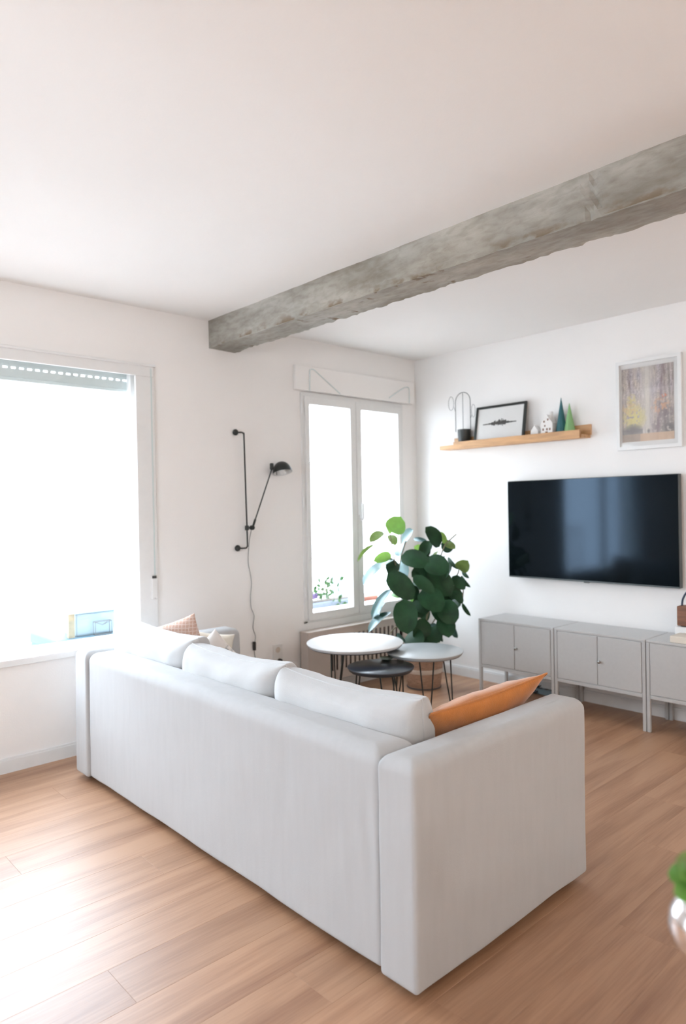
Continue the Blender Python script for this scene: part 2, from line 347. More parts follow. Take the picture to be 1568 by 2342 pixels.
# window 2: narrow two-sash window
w2 = bmesh.new()
box(w2, -1.262, -1.235, -.012, .06, .528, 2.197, bev=.003); box(w2, -.205, -.178, -.012, .06, .528, 2.197, bev=.003)
box(w2, -1.262, -.178, -.012, .06, 2.186, 2.215, bev=.003); box(w2, -1.262, -.178, -.012, .06, .528, .545, bev=.003)
w2o = tag(ob('window_2', w2, 'frame'), 'narrow white two-sash window near the corner', kind='structure')
def sash(x0, x1):
    b = bmesh.new(); gx0, gx1 = (x0+.045, x1-.062) if x0 < -1 else (x0+.062, x1-.045)
    gx0, gx1 = x0+.04, x1-.045
    if x0 < -1: gx0, gx1 = -1.195, -.786
    else: gx0, gx1 = -.668, -.248
    z0, z1, g0, g1 = .545, 2.186, .600, 2.127
    box(b, x0, gx0, -.026, .03, z0, z1, bev=.004); box(b, gx1, x1, -.026, .03, z0, z1, bev=.004)
    box(b, gx0-.002, gx1+.002, -.0255, .0295, g1, z1-.001); box(b, gx0-.002, gx1+.002, -.0255, .0295, z0+.001, g0)
    s = ob('sash', b, 'frame', w2o); ob('glass_pane', B(gx0-.002, gx1+.002, .004, .010, g0-.002, g1+.002), 'glass', s)
    return s
sL = sash(-1.235, -.728); sR = sash(-.724, -.205)
h = bmesh.new(); box(h, -.712, -.684, -.034, -.026, 1.24, 1.31, bev=.003); box(h, -.708, -.690, -.062, -.034, 1.265, 1.285, bev=.003); box(h, -.708, -.688, -.066, -.050, 1.265, 1.40, bev=.006)
ob('handle', h, 'trim', sR, smooth=True)
for z in (.72, 1.38, 2.06):
    ob('hinge', LA([(.008, 0), (.008, .07)], (-1.262, -.02, z), 10), 'trim', w2o, smooth=True)
for z in (1.0, 1.7): ob('latch_pin', LA([(.006, 0), (.006, .02)], (-1.215, -.026, z), 10, (0, -1, 0)), 'trim', w2o)
# shutter housing over window 2
hb = bmesh.new(); box(hb, -1.324, -.055, -.035, -.001, 2.222, 2.402, bev=.004)
tag(ob('shutter_housing', hb, 'wall'), 'flush white shutter box above the narrow window', 'shutter box')
def cord(name, pts, lab, r=.0035):
    return tag(ob(name, T(smooth_path(pts, 6), r, 8), 'shutter', smooth=True), lab, 'cord', 'white cords above the narrow window')
cord('cord', [(-1.20, -.040, 2.222), (-1.20, -.041, 2.33), (-1.195, -.042, 2.375), (-1.16, -.042, 2.378), (-1.10, -.041, 2.345), (-1.0, -.04, 2.288), (-.90, -.04, 2.228)], 'thin white looped cord at the left of the shutter box over the narrow window')
cord('cord', [(-.12, -.040, 2.225), (-.12, -.041, 2.32), (-.128, -.042, 2.352), (-.16, -.042, 2.355), (-.21, -.041, 2.335), (-.36, -.04, 2.25)], 'thin white looped cord at the right of the shutter box, nearest the corner')

# window 3, added in the unseen left wall to light the sofa back
b = bmesh.new(); X = X0
for a in ((-2.7, -2.64, .5, 2.1), (-1.86, -1.8, .5, 2.1), (-2.28, -2.22, .5, 2.1), (-2.7, -1.8, .5, .56), (-2.7, -1.8, 2.04, 2.1)): box(b, X-.12, X-.06, *a)
w3o = tag(ob('fill_window_3', b, 'frame'), kind='structure')
ob('glass_pane', B(X-.095, X-.089, -2.64, -2.28, .56, 2.04), 'glass', w3o); ob('glass_pane', B(X-.095, X-.089, -2.22, -1.86, .56, 2.04), 'glass', w3o)

# two warm globes added behind the camera as fill for sofa arm and window wall
for gx in (-4.9, -2.0):
    g_ = empty('fill_globe', (gx, -5.9, 2.6)); tag(g_, 'added warm fill-light globe %s, unseen behind the viewpoint' % ('on the left' if gx < -3 else 'on the right'), 'lamp')
    ob('ceiling_rose', LA([(.05, -.03), (.05, 0)], (gx, -5.9, 2.598), 24), 'trim', g_); ob('cord', T([(gx, -5.9, 2.57), (gx, -5.9, 2.23)], .004), 'black', g_)
    ob('globe', LA([(.14*math.sin(PI*k/16), -.14*math.cos(PI*k/16)) for k in range(17)], (gx, -5.9, 2.09), 32), 'globe', g_, True)

# concrete beam
def beam():
    bm = bmesh.new(); x0, x1, z0, z1 = -2.019, -1.82, 2.421, 2.6; N = 420; L = 7.2
    prof = []
    for i in range(7): prof.append((x0, z1-(z1-z0)*i/6))
    for i in range(1, 7): prof.append((x0+(x1-x0)*i/6, z0))
    for i in range(1, 7): prof.append((x1, z0+(z1-z0)*i/6))
    rings = []
    for j in range(N+1):
        yy = -L*j/N; ring = []
        for k, (px, pz) in enumerate(prof):
            p = Vector((px*3, yy*3, pz*3)); amp = .006
            n1 = noise.noise(p)*amp + noise.noise(p*4)*.003
            edge = (k == 6) or (k == 12)
            n2 = noise.noise(Vector((px*30, yy*30, pz*30)))*(.006 if edge else .0022)
            dx = (n1+n2) if px == x0 else (-(n1+n2) if px == x1 else 0); dz = (n1+n2) if pz == z0 else 0
            # vertical crack about a third of the way along
            cy = -2.655+.02*math.sin(pz*60)
            if abs(yy-cy) < .022 and px == x0 and 0 < k < 7: dx += .012*(1-abs(yy-cy)/.022)
            if k in (0, len(prof)-1): dz = 0
            ring.append(bm.verts.new((px+dx, yy, pz+dz)))
        rings.append(ring)
    for j in range(N):
        for k in range(len(prof)-1): bm.faces.new((rings[j][k], rings[j][k+1], rings[j+1][k+1], rings[j+1][k]))
        bm.faces.new((rings[j][-1], rings[j][0], rings[j+1][0], rings[j+1][-1]))
    bm.faces.new(rings[0]); bm.faces.new(rings[-1][::-1])
    return bm
tag(ob('trim_1', beam(), 'concrete'), 'rough exposed concrete beam crossing under the ceiling', kind='structure')

# ================= sofa =================
SX0, SX1, SY0, SY1, SZ = -3.062, -2.127, -2.651, -.315, .668
AW = .142
sofa = empty('sofa', (-2.6, -1.48, 0)); tag(sofa, 'three-seat sofa in off-white linen seen from behind', 'sofa')
def soft_box(x0, x1, y0, y1, z0, z1, r, n=26, amp=.004, seed=0, fn=None, rtop=None):
    """rounded upholstered block: small radius on the upright edges, larger one (rtop) along the top"""
    bm = bmesh.new(); bmesh.ops.create_cube(bm, size=2); bmesh.ops.subdivide_edges(bm, edges=bm.edges[:], cuts=n, use_grid_fill=True)
    c = Vector(((x0+x1)/2, (y0+y1)/2, (z0+z1)/2)); hd = Vector(((x1-x0)/2, (y1-y0)/2, (z1-z0)/2))
    for v in bm.verts:
        q = Vector([math.sin(t*PI/2) for t in v.co]); w_ = Vector((q.x*hd.x, q.y*hd.y, q.z*hd.z))
        inner = Vector([max(-hd[i]+r, min(hd[i]-r, w_[i])) for i in range(3)]); d = w_-inner
        if d.length > 1e-6: w_ = inner + d.normalized()*max(abs(d.x), abs(d.y), abs(d.z))
        n_ = d.normalized() if d.length > 1e-6 else Vector((0, 0, 0))
        g = (noise.noise(w_*2.3+Vector((seed, 0, 0)))+.5*noise.noise(w_*7+Vector((0, seed, 0))))*amp
        w_ += n_*g
        if fn: w_ = fn(w_+c, n_)-c
        if rtop:
            h = (w_.z-(hd.z-rtop))/rtop
            if h > 0:
                ins = rtop*(1-math.sqrt(max(0, 1-min(h, 1)**2)))
                w_.x *= (hd.x-ins)/hd.x; w_.y *= (hd.y-ins)/hd.y
        v.co = w_+c
    return bm
def back_fn(p, n):
    if n.x < -.5:
        d = 0
        for (yy, zz, ry, rz, a) in ((-1.05, .50, .018, .035, .010), (-1.075, .485, .012, .03, -.008), (-1.62, .46, .015, .03, .006), (-1.40, .42, .012, .05, .005), (-2.06, .48, .02, .14, .004), (-2.12, .45, .018, .16, -.003), (-2.30, .36, .014, .10, .007), (-2.27, .40, .03, .12, -.003)):
            d += a*math.exp(-((p.y-yy)/ry)**2-((p.z-zz)/rz)**2)
        d += .0018*math.sin(p.y*95+3*math.sin(p.z*5))*max(0, min(1, (-1.7-p.y)/.4))*math.exp(-((p.z-.42)/.2)**2)
        p = Vector((p.x+d, p.y, p.z))
    return p
ob('arm', soft_box(SX0, SX1, SY0, SY0+AW, .03, SZ, .014, 44, seed=1, rtop=.045), 'linen', sofa, True)
ob('arm', soft_box(SX0, SX1, SY1-AW, SY1, .03, SZ, .014, 44, seed=2, rtop=.045), 'linen', sofa, True)
ob('back_panel', soft_box(SX0+.012, SX0+.19, SY0+AW+.004, SY1-AW-.004, .032, SZ-.004, .016, n=70, seed=3, fn=back_fn, rtop=.05), 'linen', sofa, True)
ob('seat_base', soft_box(SX0+.16, SX1-.03, SY0+AW-.01, SY1-AW+.01, .06, .27, .02, 10), 'linen', sofa, True)
for i in range(3):
    a = SY0+AW+.004+i*.682; ob('seat_cushion', soft_box(SX0+.20, SX1-.02, a, a+.678, .255, .402, .045, 14, seed=5+i), 'linen', sofa, True)
for x in (SX0+.06, SX1-.06):
    for y in (SY0+.06, SY1-.06): ob('leg', LA([(.018, 0), (.022, .045)], (x, y, 0), 16), 'black', sofa)

def pillow(W_, H_, T_, pinch=.07, n=28, boxy=.5, wr=.006, seed=0, power=2.2, sag=0):
    """cushion standing in the local XZ plane, thickness along Y"""
    bm = bmesh.new(); grid = {}
    for sgn in (1, -1):
        for i in range(n+1):
            for j in range(n+1):
                if sgn == -1 and (i in (0, n) or j in (0, n)): grid[(sgn, i, j)] = grid[(1, i, j)]; continue
                u = math.sin((i/n-.5)*PI)*1.0; v = math.sin((j/n-.5)*PI)
                th = ((1-abs(u)**(power*(1.8 if power > 3 else 1)))*(1-abs(v)**power))**boxy*T_/2
                x = u*W_/2*(1-pinch*(1-v*v)); z = v*H_/2*(1-pinch*(1-u*u))
                th += wr*noise.noise(Vector((x*9+seed, z*9, sgn*3)))*min(1, th/(T_/4)) + wr*.5*noise.noise(Vector((x*24+seed, z*14, sgn*7)))*min(1, th/(T_/4))
                z -= sag*(1-u*u)*(v+1)/2
                grid[(sgn, i, j)] = bm.verts.new((x, sgn*th, z))
    for sgn in (1, -1):
        for i in range(n):
            for j in range(n):
                f = [grid[(sgn, i, j)], grid[(sgn, i+1, j)], grid[(sgn, i+1, j+1)], grid[(sgn, i, j+1)]]
                try: bm.faces.new(f if sgn == 1 else f[::-1])
                except ValueError: pass
    return bm
def place(bm, loc, rx=0, ry=0, rz=0):
    bm.transform(Matrix.Translation(loc) @ Matrix.Rotation(rz, 4, 'Z') @ Matrix.Rotation(rx, 4, 'X') @ Matrix.Rotation(ry, 4, 'Y')); return bm
def pipe_edge(W_, H_, pinch, r, sag=0):
    pts = []
    for k in range(64):
        t = k/64*4; s = int(t); f_ = (t-s)*2-1
        u, v = [(f_, -1), (1, f_), (-f_, 1), (-1, -f_)][s]
        pts.append((u*W_/2*(1-pinch*(1-v*v)), 0, v*H_/2*(1-pinch*(1-u*u))-sag*(1-u*u)*(v+1)/2))
    pts.append(pts[0]); return T(pts, r, 6)
# back cushions: (y centre, width, tilt, rz)
for yc, Wc, zc, lean, rz_, rl, lab in ((-.762, .71, .607, -.13, .05, -.02, 'plump off-white back cushion at the far end of the sofa, nearest the large window'),
                     (-1.455, .67, .583, -.15, .03, .01, 'plump off-white back cushion in the middle of the sofa'),
                     (-2.130, .69, .578, -.11, .02, .01, 'plump off-white back cushion beside the orange pillow, nearest the near arm')):
    t = pillow(Wc, .37, .21, .03, 36, .30, .010, yc*7, 4.5, .02)
    place(t, (-2.80, yc, zc), rx=lean, ry=rl, rz=PI/2+rz_)
    c = tag(ob('back_cushion', t, 'linen2', smooth=True), lab, 'cushion', 'linen back cushions on the sofa')
    ob('seam', place(pipe_edge(Wc, .37, .03, .003, .02), (-2.80, yc, zc), rx=lean, ry=rl, rz=PI/2+rz_), 'linen2', c, True)
# loose pillows
t = place(pillow(.66, .40, .15, .10, 26, .55, .008, 3), (-2.445, -2.350, .572), rx=.75, ry=-.03, rz=0)
c = tag(ob('throw_pillow', t, 'orange', smooth=True), 'burnt orange velvet pillow leaning on the near sofa arm', 'pillow')
ob('seam', place(pipe_edge(.66, .40, .10, .004), (-2.445, -2.350, .572), rx=.75, ry=-.03), 'orange', c, True)
def colour_mesh(o, fn):
    me = o.data; a = me.color_attributes.new('Col', 'FLOAT_COLOR', 'POINT')
    for i, v in enumerate(me.vertices): a.data[i].color = fn(v.co)
camdir = PI+YAW   # local +Y turned towards the viewer side
def dpillow(name, W_, H_, T_, loc, rl, rz, rx, mt, lab, fn=None, seed=0):
    t = pillow(W_, H_, T_, .08, 60 if fn else 26, .5, .006, seed)
    me = bpy.data.meshes.new(name); bmesh.ops.recalc_face_normals(t, faces=t.faces[:]); t.to_mesh(me); t.free(); me.materials.append(MT[mt])
    for p in me.polygons: p.use_smooth = True
    o = bpy.data.objects.new(name, me); COL.objects.link(o)
    if fn: colour_mesh(o, fn)
    me.transform(Matrix.Rotation(rx, 4, 'X') @ Matrix.Rotation(rl, 4, 'Y'))
    o.location = loc; o.rotation_euler = (0, 0, rz)
    tag(o, lab, 'pillow'); return o
def pinkfn(p):
    base = Vector((.62, .42, .34)); g = 0
    a, b = (p.x*55) % 1, (p.z*55) % 1
    if a < .22 or b < .22: g = .5
    c = base.lerp(Vector((.80, .70, .64)), g); return (c.x, c.y, c.z, 1)
def greyfn(p):
    base = Vector((.80, .75, .71)); d = math.hypot(p.x-.078, (p.z-.005)*1.3)
    n1 = noise.noise(Vector((p.x*80, p.z*80, 2)))
    c = base
    if d < .034 and n1 > -.08: c = Vector((.33, .34, .33))
    elif d < .05 and n1 > .2: c = Vector((.5, .5, .48))
    return (c.x, c.y, c.z, 1)
dpillow('throw_pillow', .32, .31, .13, (-2.612, -.560, .625), -.30, -.74, .10, 'pinkcheck', 'dusty pink checked pillow at the far corner of the sofa', None, 4)
dpillow('throw_pillow', .26, .26, .10, (-2.519, -.787, .572), -.70, -.74, .14, 'greyprint', 'white pillow with a small grey printed motif, in front of the pink pillow', greyfn, 8)
dpillow('throw_pillow', .26, .27, .08, (-2.41, -.57, .56), .12, -.80, .08, 'cream', 'cream pillow almost hidden behind the pink and the printed pillows, one corner showing', None, 9)

# ================= coffee tables =================
def hairpin(c, z, ang, ra, rf, parent, sp=.05, r=.0045):
    c = Vector((c[0], c[1], 0)); d = Vector((math.cos(ang), math.sin(ang), 0)); n = Vector((-d.y, d.x, 0))
    a = c+d*ra+n*sp+Vector((0, 0, z)); b = c+d*ra-n*sp+Vector((0, 0, z)); f = c+d*rf+Vector((0, 0, .006))
    bm = bmesh.new(); tube(bm, [a, a.lerp(f, .5)+n*.004, f+n*.007+Vector((0, 0, .03)), f+n*.003, f-n*.003, f-n*.007+Vector((0, 0, .03)), b.lerp(f, .5)-n*.004, b], r, 8)
    box(bm, (a.x+b.x)/2-.03, (a.x+b.x)/2+.03, (a.y+b.y)/2-.03, (a.y+b.y)/2+.03, z-.003, z)
    ob('leg', bm, 'black', parent, True)
def ctable(name, c, z, r, mt, lab, angs, group='nested round coffee tables', edge=None):
    e = empty(name, (c[0], c[1], 0)); tag(e, lab, 'table', group)
    ob('tabletop', LA([(r-.012, -.018), (r-.003, -.006), (r, -.003), (r, 0), (r-.002, .002)], (c[0], c[1], z-.002), 72), mt, e, True)
    if edge: ob('edge_band', LA([(r-.016, -.024), (r-.009, -.018)], (c[0], c[1], z-.002), 72), edge, e, True)
    for a in angs: hairpin(c, z-.021, math.radians(a), r*.68, r*.86, e, .045)
    return e
ctable('coffee_table', (-1.383, -.66), .50, .312, 'tabwhite', 'largest round coffee table, glossy white top on black hairpin legs', (195, 315, 75), edge='tabdark')
ctable('coffee_table', (-1.102, -1.006), .45, .245, 'tabgrey', 'round pale grey coffee table with hairpin legs beside the plant', (225, 345, 105), edge='steeldark')
ctable('coffee_table', (-1.453, -.958), .40, .203, 'tabdark', 'smallest round coffee table with a dark anthracite top', (240, 355, 120), edge='black')
d = LA([(.02, 0), (.038, .006), (.046, .012), (.044, .013), (.03, .007), (.001, .005)], (-1.30, -.86, .40), 32, cap1=False)
tag(ob('dish', d, 'mint', smooth=True), 'small pale green dish on the dark coffee table', 'dish')

# ================= sideboard =================
def cabinet(y0, lab):
    """y0 = left end (nearest the corner); runs 0.605 m towards the viewer's right"""
    y1 = y0-.604; xf, xb = -.358, -.022
    c = empty('cabinet', (xb, y0, 0)); tag(c, lab, 'cabinet', 'grey metal cabinets along the television wall')
    ob('body', B(xf+.006, xb, y1+.022, y0-.022, .206, .534), 'steel', c)
    ob('top_panel', B(xf, xb, y1+.001, y0-.001, .534, .549, bev=.003), 'steel', c)
    ob('bottom_rail', B(xf, xf+.02, y1+.022, y0-.022, .200, .222, bev=.002), 'steel', c)
    for yy in (y0-.0215, y1+.0015):
        ob('leg', B(xf, xf+.02, yy, yy+.02, 0, .534, bev=.002), 'steel', c)
        ob('leg', B(xb-.02, xb, yy, yy+.02, 0, .534, bev=.002), 'steel', c)
    ym = (y0+y1)/2
    d1 = ob('door', B(xf-.002, xf+.012, ym+.002, y0-.025, .226, .530, bev=.002), 'steel', c)
    d2 = ob('door', B(xf-.002, xf+.012, y1+.025, ym-.002, .226, .530, bev=.002), 'steel', c)
    ob('knob', LA([(.004, 0), (.004, .01), (.009, .012), (.010, .018), (.007, .021)], (xf-.002, ym-.018, .375), 16, (-1, 0, 0)), 'bright_knob', d2, True)
    return c
cabinet(-.878, 'grey metal two-door cabinet nearest the corner and the plant')
cabinet(-1.484, 'grey metal two-door cabinet in the middle, under the television')
cabinet(-2.090, 'grey metal two-door cabinet at the right picture edge, carrying the radio')
# on the cabinet
tag(ob('book', B(-.345, -.20, -2.47, -2.225, .549, .588, bev=.004), 'cream'), 'cream coloured closed box-like book on the front of the right cabinet', 'book')
tag(ob('storage_box', B(-.175, -.05, -2.522, -2.187, .549, .615, bev=.004), 'plastic'), 'flat white box underneath the brown radio', 'box')
rd = empty('radio', (-.11, -2.322, .615)); tag(rd, 'brown wooden radio with a dark blue arched carrying handle', 'radio')
ob('body', B(-.16, -.07, -2.432, -2.192, .620, .738, bev=.006), 'walnut', rd)
for yy in (-2.402, -2.222): ob('foot', B(-.15, -.08, yy-.01, yy+.01, .615, .620), 'blackplastic', rd)
ob('front_grille', B(-.164, -.16, -2.402, -2.292, .640, .718, bev=.001), 'dark', rd)
ob('handle', T(smooth_path([(-.115, -2.207, .732), (-.115, -2.214, .78), (-.115, -2.247, .83), (-.115, -2.312, .848), (-.115, -2.377, .83), (-.115, -2.410, .78), (-.115, -2.417, .732)], 6), .006, 10), 'navy', rd, True)
# cables on the floor
cb = bmesh.new(); random.seed(5)
tube(cb, smooth_path([(-.06-.05*math.sin(k*2.1)-.03, -1.12+.07*math.cos(k*1.7), .012+.022*(k % 3)) for k in range(12)], 5), .0045, 6)
tag(ob('cable', cb, 'blackplastic', smooth=True), 'coil of dark cable on the floor beneath the grey cabinets', 'cable')
ps = tag(ob('power_strip', B(-.075, -.028, -1.33, -1.10, 0, .04, bev=.006), 'paleblue'), 'pale blue-grey power strip on the floor under the cabinets', 'power strip')
for k in range(4): ob('socket', LA([(.014, 0), (.014, .001)], (-.051, -1.14-.05*k, .0402), 14), 'dark', ps)

# ================= television =================
tv = empty('television', (-.07, -1.567, .836)); tag(tv, 'large flat black television mounted on the wall above the cabinets', 'television')
ob('housing', B(-.072, -.030, -2.181, -.953, .832, 1.539, bev=.003), 'tvframe', tv)
ob('rear_bulge', B(-.030, -.016, -1.95, -1.15, .87, 1.35), 'blackplastic', tv)
ob('wall_bracket', B(-.016, -.001, -1.80, -1.30, .98, 1.25), 'black', tv)
ob('screen', B(-.0745, -.072, -2.177, -.957, .843, 1.535), 'screen', tv)
ob('standby_light', B(-.073, -.06, -1.585, -1.549, .826, .832), 'tvframe', tv)

# ================= picture of the forest =================
pic = empty('wall_picture', (-.02, -1.98, 2.0)); tag(pic, 'white framed print of a woodland path with yellow leaves, above the television', 'picture')
PY0, PY1, PZ0, PZ1 = -2.188, -1.774, 1.708, 2.287
b = bmesh.new(); fwid = .022
box(b, -.032, -.002, PY0, PY1, PZ1-fwid, PZ1); box(b, -.032, -.002, PY0, PY1, PZ0, PZ0+fwid); box(b, -.032, -.002, PY0, PY0+fwid, PZ0+fwid, PZ1-fwid); box(b, -.032, -.002, PY1-fwid, PY1, PZ0+fwid, PZ1-fwid)
ob('frame', b, 'trim', pic)
ob('mount', B(-.014, -.010, PY0+fwid, PY1-fwid, PZ0+fwid, PZ1-fwid), 'mount', pic)
def forest(u, v):
    """u 0..1 left to right, v 0..1 bottom to top"""
    c = Vector((.60, .53, .46)); n = noise.noise(Vector((u*9, v*5, 1)))
    c = c.lerp(Vector((.50, .45, .47)), max(0, .5+n))
    c = c*(1+.5*noise.noise(Vector((u*70, v*60, 6)))+.35*noise.noise(Vector((u*30, v*14, 8))))
    path = math.exp(-((u-.50)/.10)**2); c = c.lerp(Vector((.70, .66, .60)), .8*path)
    for (tx, tw, lean, col, a) in ((.45, .008, .02, (.4, .36, .38), .5), (.55, .008, 0, (.38, .34, .36), .5), (.36, .007, -.02, (.35, .3, .3), .5), (.98, .02, 0, (.25, .2, .18), .6), (.02, .02, 0, (.24, .21, .20), .8), (.08, .015, .02, (.30, .26, .24), .7), (.17, .025, .05, (.25, .19, .16), .8), (.24, .012, 0, (.35, .28, .28), .6), (.30, .012, .03, (.4, .35, .34), .5),
                                (.60, .035, -.01, (.42, .38, .42), .6), (.68, .02, .03, (.36, .32, .34), .6), (.74, .028, -.12, (.25, .18, .20), .85), (.84, .03, .02, (.28, .22, .21), .85), (.93, .022, .06, (.24, .21, .18), .8), (.79, .012, .0, (.4, .33, .33), .5)):
        x = tx+lean*(.5-v)+.012*noise.noise(Vector((v*7, tx*30, 0)))
        c = c.lerp(Vector(col), a*math.exp(-((u-x)/tw)**2)*(.75+.5*noise.noise(Vector((u*30, v*12, 4)))))
    def blob(cu, cv, ru, rv, col, a, th=0.0, s=22):
        nonlocal c
        d = ((u-cu)/ru)**2+((v-cv)/rv)**2; k = max(0, 1-d)**.7
        if noise.noise(Vector((u*s, v*s*1.3, cu*9))) > th: c = c.lerp(Vector(col), a*k)
    blob(.24, .33, .26, .20, (.72, .64, .28), .9, -.25); blob(.14, .45, .2, .1, (.70, .52, .28), .7, -.05); blob(.2, .58, .12, .08, (.68, .60, .25), .7, 0)
    blob(.86, .35, .16, .14, (.22, .19, .20), .8, -.2); blob(.80, .52, .12, .1, (.24, .22, .24), .7, -.1); blob(.75, .45, .2, .12, (.72, .42, .24), .7, .1); blob(.82, .58, .06, .03, (.75, .25, .12), .9, -.1)
    blob(.68, .18, .12, .14, (.30, .25, .26), .8, -.2); blob(.9, .15, .16, .12, (.16, .16, .16), .85, -.3)
    if v < .165 and u < .40: c = c.lerp(Vector((.26, .25, .25)), .75)
    blob(.22, .17, .2, .075, (.22, .21, .21), .95, -.6)
    if v < .10: c = c.lerp(Vector((.66, .48, .34)), .85 if u > .36 else .4)
    blob(.52, .13, .035, .035, (.2, .18, .18), .9, -1)
    return c
bm = bmesh.new(); NU, NV = 80, 112; gy0, gy1, gz0, gz1 = PY1-.032, PY0+.050, PZ0+.052, PZ1-.050
vv = [[bm.verts.new((-.0155, gy0+(gy1-gy0)*i/NU, gz0+(gz1-gz0)*j/NV)) for j in range(NV+1)] for i in range(NU+1)]
for i in range(NU):
    for j in range(NV): bm.faces.new((vv[i][j], vv[i][j+1], vv[i+1][j+1], vv[i+1][j]))
o = ob('print', bm, 'print'); colour_mesh(o, lambda p: (*forest((p.y-gy0)/(gy1-gy0), (p.z-gz0)/(gz1-gz0)), 1))
o.parent = pic; o.data.transform(Matrix.Translation(-pic.location))
ob('glass_pane', B(-.020, -.018, PY0+fwid, PY1-fwid, PZ0+fwid, PZ1-fwid), 'picglass', pic)

# ================= ledge shelf and what stands on it =================
shf = empty('picture_ledge', (0, -1.0, 1.81)); tag(shf, 'long oak picture ledge shelf on the wall above the television', 'shelf')
ob('base_board', B(-.098, 0, -1.575, -.35, 1.812, 1.832), 'oak', shf)
ob('back_board', B(-.016, 0, -1.585, -.42, 1.832, 1.905, bev=.001), 'oak', shf)
ob('front_lip', B(-.112, -.098, -1.555, -.485, 1.808, 1.866, bev=.001), 'oak', shf)
ob('front_lip', B(-.110, -.098, -.485, -.345, 1.812, 1.845, bev=.001), 'oak', shf)
ZS = 1.832
cac = empty('wire_cactus', (-.06, -.55, ZS)); tag(cac, 'black wire cactus ornament with arched outline in a black cube pot on the shelf', 'ornament')
ob('pot', LA([(.040, 0), (.046, .008), (.052, .13), (.047, .13), (.042, .02), (.001, .02)], (-.06, -.555, ZS+.018 if False else ZS), 28, cap1=False), 'black', cac, True)
def arch(w_, z0, z1, yc, r=.0022, xx=-.06):
    pts = [(xx, yc-w_, z0)]; zc = z1-w_
    for k in range(13): a = PI-PI*k/12; pts.append((xx, yc+w_*math.cos(a), zc+w_*math.sin(a)))
    pts.append((xx, yc+w_, z0)); return pts
bm = bmesh.new(); tube(bm, arch(.072, 1.95, 2.255, -.545), .0028, 8); tube(bm, [(-.06, -.545, 1.93), (-.06, -.545, 2.25)], .002, 8)
tube(bm, arch(.05, 1.95, 2.23, -.545, xx=-.06), .0001, 4)
ob('wire_body', bm, 'wire', cac, True)
bm = bmesh.new(); tube(bm, [(-.06, -.43+.026*math.cos(a*PI/8), 2.18+.055*math.sin(a*PI/8)) for a in range(17)], .0016, 6); tube(bm, [(-.06, -.456, 2.15), (-.06, -.473, 2.11)], .0016, 6); ob('wire_arm', bm, 'wire', cac, True)
bm = bmesh.new(); tube(bm, [(-.06, -.645+.018*math.cos(a*PI/8), 2.10+.05*math.sin(a*PI/8)) for a in range(17)], .0014, 6); tube(bm, [(-.06, -.63, 2.07), (-.06, -.617, 2.04)], .0014, 6); ob('wire_arm', bm, 'wire', cac, True)
# skyline picture, leaning back
sk = empty('framed_drawing', (-.085, -.885, ZS)); tag(sk, 'black framed drawing of a dark skyline leaning on the shelf', 'picture')
sk.rotation_euler = (0, math.radians(10), 0)
WORLD[0] = False
fw_, fh = .222, .292
b = bmesh.new(); t_ = .018
box(b, -.008, .008, -fw_, fw_, 0, t_); box(b, -.008, .008, -fw_, fw_, fh-t_, fh); box(b, -.008, .008, -fw_, -fw_+t_, t_, fh-t_); box(b, -.008, .008, fw_-t_, fw_, t_, fh-t_)
ob('frame', b, 'black', sk); ob('paper', B(.0, .002, -fw_+t_, fw_-t_, t_, fh-t_), 'mount', sk)
random.seed(21); b = bmesh.new(); yy = -.145
while yy < .15:
    w_ = random.uniform(.004, .010); env = math.exp(-(yy/.07)**2); hh = .004+env*random.uniform(.006, .034); lo = hh*random.uniform(.3, .8)
    box(b, -.0006, 0, yy, yy+w_, .150-lo, .150+hh); yy += w_
ob('drawing', b, 'ink', sk); ob('glass_pane', B(-.004, -.003, -fw_+t_, fw_-t_, t_, fh-t_), 'picglass', sk)
WORLD[0] = True
def house(yc, xc, w_, h, lab, chim, holes):
    e = empty('ceramic_house', (xc, yc, ZS)); tag(e, lab, 'ornament', 'small white ceramic houses on the shelf')
    b = bmesh.new(); d_ = w_*.8; z0 = ZS; zw = z0+h*.62
    P = [(xc-d_/2, yc-w_/2), (xc-d_/2, yc+w_/2), (xc+d_/2, yc+w_/2), (xc+d_/2, yc-w_/2)]
    lo = [b.verts.new((*p, z0)) for p in P]; hi = [b.verts.new((*p, zw)) for p in P]
    r1 = b.verts.new((xc-d_/2, yc, z0+h)); r2 = b.verts.new((xc+d_/2, yc, z0+h))
    b.faces.new(lo); b.faces.new((lo[0], lo[1], hi[1], r1, hi[0])); b.faces.new((lo[2], lo[3], hi[3], r2, hi[2])); b.faces.new((lo[1], lo[2], hi[2], hi[1])); b.faces.new((lo[3], lo[0], hi[0], hi[3])); b.faces.new((hi[1], hi[2], r2, r1)); b.faces.new((hi[3], hi[0], r1, r2))
    ob('body', b, 'ceramic', e)
    if chim: ob('chimney', B(xc-.012, xc+.008, yc-w_*.30, yc-w_*.14, z0+h*.72, z0+h*1.12), 'ceramic', e)
    for (dy, dz, sy, sz) in holes: ob('window', B(xc-d_/2-.0008, xc-d_/2+.001, yc+dy-sy/2, yc+dy+sy/2, z0+dz-sz/2, z0+dz+sz/2), 'brownhole', e)
house(-1.295, -.055, .092, .165, 'white ceramic house with chimney and small brown windows, left of the paper trees', True, ((.018, .115, .012, .014), (-.012, .128, .012, .014), (.026, .06, .012, .016), (-.004, .06, .012, .016), (-.026, .06, .012, .016), (.012, .085, .01, .012), (0, .03, .02, .03)))
house(-1.19, -.055, .060, .098, 'tiny pale ceramic house between the framed drawing and the larger house', False, ((0, .02, .012, .02),))
